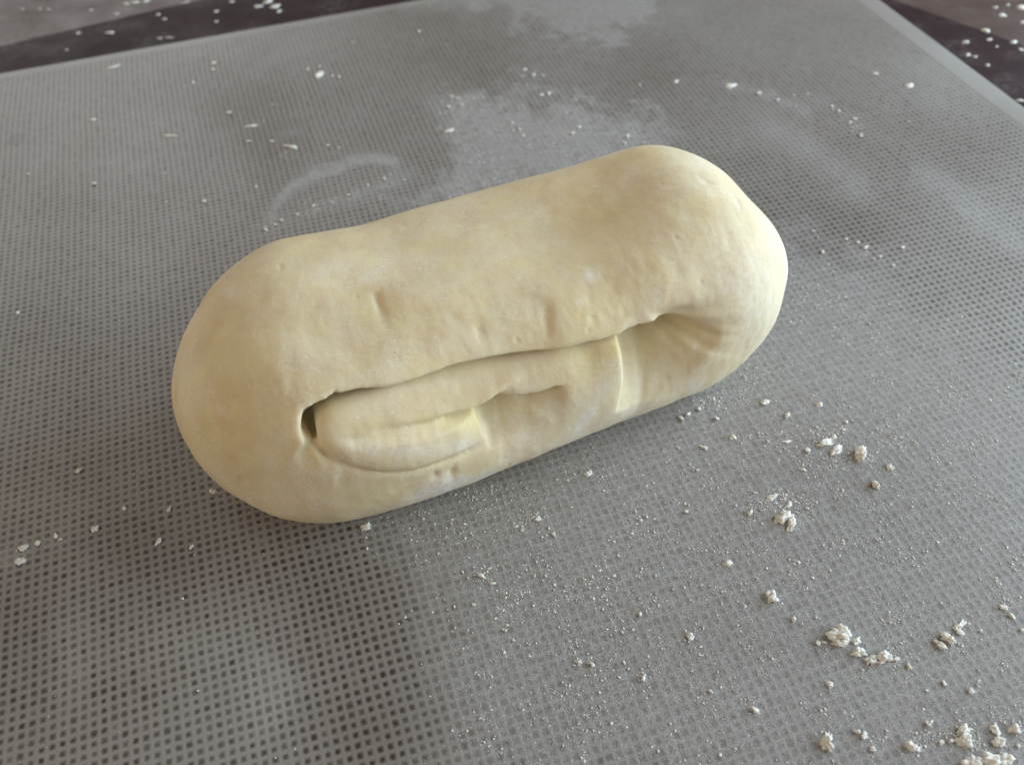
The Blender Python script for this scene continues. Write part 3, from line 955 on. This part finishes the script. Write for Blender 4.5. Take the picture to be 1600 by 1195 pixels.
BIG = [  # px, py, length, width, height (mm), angle, label
    (1344, 709, 3.6, 2.6, 2.6, 70, "tallest knobbly flour clump, beside the pair of flat flakes right of the dough"),
    (1288, 692, 4.2, 2.0, 1.4, 15, "flat wedge shaped flour flake in the row of clumps right of the dough"),
    (1308, 703, 4.0, 1.8, 1.0, 35, "pale flat flake between the wedge shaped flake and the knobbly clump"),
    (1302, 682, 1.8, 1.2, 1.0, 60, "small flour chip touching the tip of the wedge shaped flake"),
    (1368, 757, 2.2, 1.6, 1.7, 100, "small pointed flour crumb in front of the tallest knobbly clump"),
    (1391, 730, 1.7, 1.2, 1.0, 40, "tiny round crumb just past the tallest knobbly clump"),
    (1224, 808, 4.2, 2.2, 2.0, 22, "long flour lump with a hooked end on the mat in front of the dough"),
    (1236, 818, 3.2, 1.5, 1.4, 60, "curved flour sliver hugging the long hooked lump"),
    (1232, 789, 2.4, 1.0, .7, 40, "thin chip just behind the long hooked flour lump"),
    (1206, 777, 3.4, 1.4, .7, 30, "flat crumbly smear of flour behind the hooked lump"),
    (1206, 933, 2.6, 2.2, 1.8, 10, "lone rounded flour lump on the open mat in front of the dough"),
    (1314, 990, 4.2, 3.0, 2.8, 5, "largest white flour clump, heading the curved chain of clumps"),
    (1312, 1003, 3.4, 1.8, 1.6, -15, "low cream clump pressed against the largest white clump"),
    (1342, 1018, 2.8, 1.8, 1.6, 10, "middle lump in the curved chain of flour clumps"),
    (1338, 1000, 2.2, 1.3, 1.0, 35, "thin chip bridging the curved chain of flour clumps"),
    (1364, 1030, 3.0, 1.6, 1.4, 30, "slanting lump near the tail of the curved chain"),
    (1384, 1026, 3.4, 2.2, 1.8, 20, "broad lump ending the curved chain of flour clumps"),
    (1482, 996, 3.0, 2.2, 2.2, -60, "oval flour lump at the heart of the powdery heap"),
    (1469, 1007, 2.4, 1.4, 1.2, -55, "narrow lump lying against the oval lump of the powdery heap"),
    (1498, 978, 3.2, 1.4, 1.0, 30, "crumbly flake behind the oval lump of the powdery heap"),
    (1292, 1158, 3.6, 2.4, 2.4, 65, "upright cream flour lump standing alone with a brown shadow on the mat"),
    (1426, 1166, 3.0, 1.8, 1.6, -20, "small lump leading into the loose heap of flour"),
    (1508, 1156, 3.2, 2.6, 2.0, 0, "round crumbly clump within the loose heap of flour"),
    (1505, 1140, 2.6, 1.6, 1.2, 20, "flat crumb on the back of the round crumbly clump"),
    (1555, 1138, 2.4, 1.8, 1.5, 40, "crumb past the round clump of the loose heap"),
    (1561, 1158, 2.4, 1.8, 1.3, -10, "low crumb beside the loose heap of flour"),
    (1545, 1188, 4.4, 2.6, 2.0, -30, "cream coloured slab of flour at the front of the loose heap"),
    (1520, 1192, 3.4, 2.2, 1.6, -15, "pale slab of flour touching the cream coloured slab"),
    (1570, 1186, 3.2, 2.2, 1.6, 20, "lumpy crumb at the end of the cream coloured slab"),
    (1586, 1137, 2.4, 1.8, 1.4, 15, "white crumb furthest along the loose heap of flour"),
    (1140, 134, 4.6, 2.2, .9, 12, "oval flat white flour flake on the mat behind the dough"),
    (1056, 128, 2.2, 1.2, .8, 40, "small upright flour chip near the oval flat flake"),
    (1420, 134, 3.8, 2.0, .9, 25, "irregular flour flake close to the mat's plain margin"),
    (1368, 115, 2.6, 1.2, .6, -35, "thin slanted flake beside the irregular flake near the margin"),
    (496, 118, 4.6, 2.4, 1.2, 62, "forked white flour flake on the mat, near its dark bordered edge"),
    (176, 105, 5.0, 1.8, .8, 20, "bright slanting flour flake right beside the mat's edge"),
    (264, 212, 5.2, 1.0, .6, -8, "straight sliver of flour lying alone on the mat"),
    (391, 197, 5.0, 1.1, .6, 10, "bright straight sliver of flour on a dark patch of mat"),
    (454, 229, 5.2, 1.4, .8, -22, "curved sliver of flour beyond the swept arc"),
    (703, 203, 3.4, 1.6, .8, 30, "pinkish white flake at the front of the floured patch behind the dough"),
    (1085, 358, 0, 0, 0, 0, None),
    (148, 826, 1.9, 1.5, 1.0, 0, "lone rounded crumb on the bare mesh near the dough's end"),
    (123, 735, 1.8, 1.2, .7, 20, "faint crumb on bare mesh beside the dough's round end"),
    (36, 855, 1.8, 1.6, 1.0, 0, "squarish crumb above the smudge of flour on bare mesh"),
    (30, 876, 2.6, 2.0, .7, 0, "broad pale crumb in the smudge of flour on bare mesh"),
    (247, 847, 1.6, 1.1, .8, 70, "small triangular crumb on the bare mesh before the dough"),
    (145, 187, 2.4, 1.4, .8, 0, "star shaped speck of flour on open mesh near the dark border"),
    (572, 822, 2.6, 1.5, 1.2, 20, "flour lump tucked under the dough's lower edge"),
    (1195, 628, 2.6, 1.6, .9, 10, "low white flour pat beside the dough's lower corner"),
    (1280, 632, 1.6, 1.2, .8, 0, "small bright crumb on the mat beside the dough's rounded end"),
    (1145, 683, 1.6, 1.3, 1.0, 30, "bright crumb close to the dough's lower edge"),
    (1137, 879, 1.9, 1.5, 1.1, 20, "small rough crumb behind the lone rounded lump"),
    (1078, 993, 1.7, 1.4, .9, 60, "small pale lump on thinly floured mat in front of the dough"),
    (1230, 690, 2.4, 1.1, .6, 10, "thin flour flake leading to the row of clumps"),
    (1297, 1068, 1.6, 1.3, .9, 0, "small grain between the curved chain and the upright cream lump"),
    (919, 740, 2.0, 1.2, .8, 30, "small flour flake in front of the dough's straight lower edge"),
    (333, 768, 2.0, 1.2, 1.0, -30, "crumb caught under the dough's rounded end"),
]
for i, (px, py, L, Wd, Hh, an, lab) in enumerate(BIG):
    if lab is None:
        continue
    nm = "flour_flake" if Hh < 1.0 and L > 2.3 else ("flour_clump" if L >= 2.8 else "flour_crumb")
    crumb(nm, px, py, L, Wd, Hh, an, lab, None, i + 1, rough=.5 if nm != "flour_flake" else .4, cat=nm.replace("_", " "))

SMALL = {  # look-alikes that only their place tells apart
    ("tiny loose flour crumb on the floured mat in front of the dough", "tiny crumbs in front of the dough"):
        [(1276, 668), (1322, 660), (1318, 672), (1262, 705), (1172, 802), (1180, 770), (1150, 790), (1240, 968), (1275, 965), (1278, 1005), (1287, 1004), (1420, 1042), (1475, 1068), (1516, 1080), (1400, 1030),
         (1449, 1130), (1453, 1129), (1340, 1143), (1350, 1150), (1363, 1170), (1445, 1166), (1470, 1160), (1485, 1158), (1580, 963), (1566, 950), (1596, 985), (1532, 986), (1500, 990), (770, 912), (752, 900),
         (740, 945), (790, 985), (802, 1000), (905, 1035), (1010, 760), (1060, 700), (1090, 735), (865, 835), (840, 812), (960, 900), (925, 1038), (1005, 1060), (1110, 1080), (1180, 1110), (1000, 960),
         (1072, 800), (1255, 735), (1570, 948), (1590, 1165), (1120, 655), (1075, 648), (1092, 640), (1064, 655), (1100, 700), (1200, 690), (1230, 650)],
    ("tiny loose flour crumb on the mat behind the dough", "tiny crumbs behind the dough"):
        [(690, 160), (700, 168), (715, 155), (728, 150), (740, 155), (722, 166), (705, 152), (688, 178), (800, 193), (812, 203), (818, 213), (802, 205), (820, 110), (834, 118), (848, 119), (858, 147), (846, 150),
         (884, 178), (905, 200), (895, 210), (980, 215), (976, 225), (1000, 134), (1240, 150), (1262, 148), (1300, 168), (1310, 175), (1328, 192), (1335, 187), (1345, 213), (1420, 190), (1185, 148), (1215, 158),
         (600, 280), (610, 273), (632, 282), (575, 290), (545, 305), (520, 318), (490, 322), (465, 336), (440, 345), (415, 360), (430, 352), (1340, 380), (1352, 388), (1365, 405), (1395, 416), (1375, 402),
         (1322, 375), (1270, 362), (1320, 465), (1254, 450), (1410, 388), (1285, 395)],
    ("tiny loose flour crumb on bare mesh beyond the dough's rounded end", "tiny crumbs on the bare mesh"):
        [(44, 273), (147, 288), (302, 130), (333, 110), (334, 100), (352, 177), (358, 178), (520, 120), (530, 121), (482, 107), (552, 67), (655, 50), (320, 316), (260, 316), (400, 292), (530, 232), (512, 228),
         (95, 843), (60, 850), (88, 838), (265, 797), (300, 855), (195, 795), (28, 490), (480, 110), (500, 105), (388, 222), (425, 222)],
}
tiny_src = []
for s_ in range(6):
    off = np.array([s_ * 5.1, s_ * 2.3, s_ * .9])
    r = 1 + .5 * (1.15 * vnoise(ICV3 + off, .75, 3) + .75 * vnoise(ICV3 + off, .36, 4))
    v = ICV3 * np.clip(r, .4, 2)[:, None] * np.array([1.15, .9, .75]) * .0005
    v[:, 2] -= v[:, 2].min() + .00006
    tm = mesh_from("flour_speck", v, ICF3); tm.materials.append(M_FLOUR)
    tiny_src.append(tm)
kk = 0
for (lab, grp), pts in SMALL.items():
    for (px, py) in pts:
        o = bpy.data.objects.new("flour_speck", tiny_src[kk % 6]); COL.objects.link(o)
        g = ground(px, py)
        o.location = (g[0], g[1], float(mat_wave(g[None, :2])[0]))
        o.rotation_euler = (0, 0, random.uniform(0, 6.28))
        s = random.uniform(.55, 1.2)
        o.scale = (s * random.uniform(.9, 1.5), s, s * random.uniform(.7, 1.0))
        o["label"] = lab; o["group"] = grp; o["category"] = "flour speck"
        kk += 1

TABLE_SPECKS = {
    ("white flour speck on the brown table past the mat's straight edge", "specks on the table past the straight edge", TZ):
        [(210, 4, 5.5, 2.2), (197, 6, 3.0, 1.6), (228, 2, 3.6, 1.8), (290, 5, 4.2, 2.2), (279, 12, 2.4, 1.4), (182, 22, 2.6, 1.2), (62, 14, 2.0, 1.2), (35, 14, 1.6, 1.0), (75, 15, 1.6, 1.0), (142, 16, 1.6, 1.0)],
    ("white flour speck on the dark wood band beside the mat's straight edge", "specks on the dark band by the straight edge", -MAT_T - .0002):
        [(171, 51, 4.0, 2.0), (122, 52, 2.0, 1.2), (104, 78, 1.6, 1.0), (257, 30, 2.0, 1.4), (249, 60, 2.4, 1.0), (264, 59, 4.4, .9), (403, 10, 4.0, 2.0), (418, 3, 5.0, 2.2), (430, 10, 5.0, 2.6), (436, 18, 2.6, 1.6),
         (337, 18, 2.4, 1.4), (362, 3, 2.4, 1.4), (338, 34, 1.6, 1.2), (247, 23, 2.0, 1.4)],
    ("blurry white flour speck on the dark wood past the mat's plain margin", "specks on the dark wood past the margin", -MAT_T - .0002):
        [(1509, 66, 3.2, 2.2), (1540, 48, 3.4, 2.4), (1512, 86, 2.0, 1.4), (1524, 89, 1.6, 1.2), (1584, 66, 3.4, 2.0), (1546, 62, 2.2, 1.4), (1543, 102, 2.0, 1.2), (1595, 78, 2.0, 1.4), (1558, 73, 1.6, 1.0), (1594, 157, 2.4, 1.4)],
    ("blurry white flour speck on the red brown table beyond the dark band", "specks on the table beyond the dark band", TZ):
        [(1566, 24, 3.2, 2.2), (1596, 12, 4.2, 2.8), (1555, 12, 2.0, 1.4), (1598, 35, 2.4, 1.6), (1575, 8, 1.8, 1.2)],
}
sd = 200
for (lab, grp, z0), pts in TABLE_SPECKS.items():
    for px, py, L, Wd in pts:
        sd += 1
        crumb("flour_speck", px, py, L, Wd, min(1.2, Wd * .5), random.uniform(-20, 40), lab, grp, sd, .4, z=z0, big=False, cat="flour speck")

# white fleck stuck to the dough's shoulder
c3 = to_world(cast(1085, 358))
o = bpy.data.objects.new("flour_fleck", tiny_src[2]); COL.objects.link(o)
o.location = (c3[0], c3[1], c3[2] - .0002)
o.scale = (1.7, .8, .6); o.rotation_euler = (math.radians(-30), 0, math.radians(50))
o["label"] = "single bright white fleck stuck on top of the dough roll"; o["category"] = "flour fleck"
print("grains", NG, "dough verts", len(W), "weave tris", len(T))
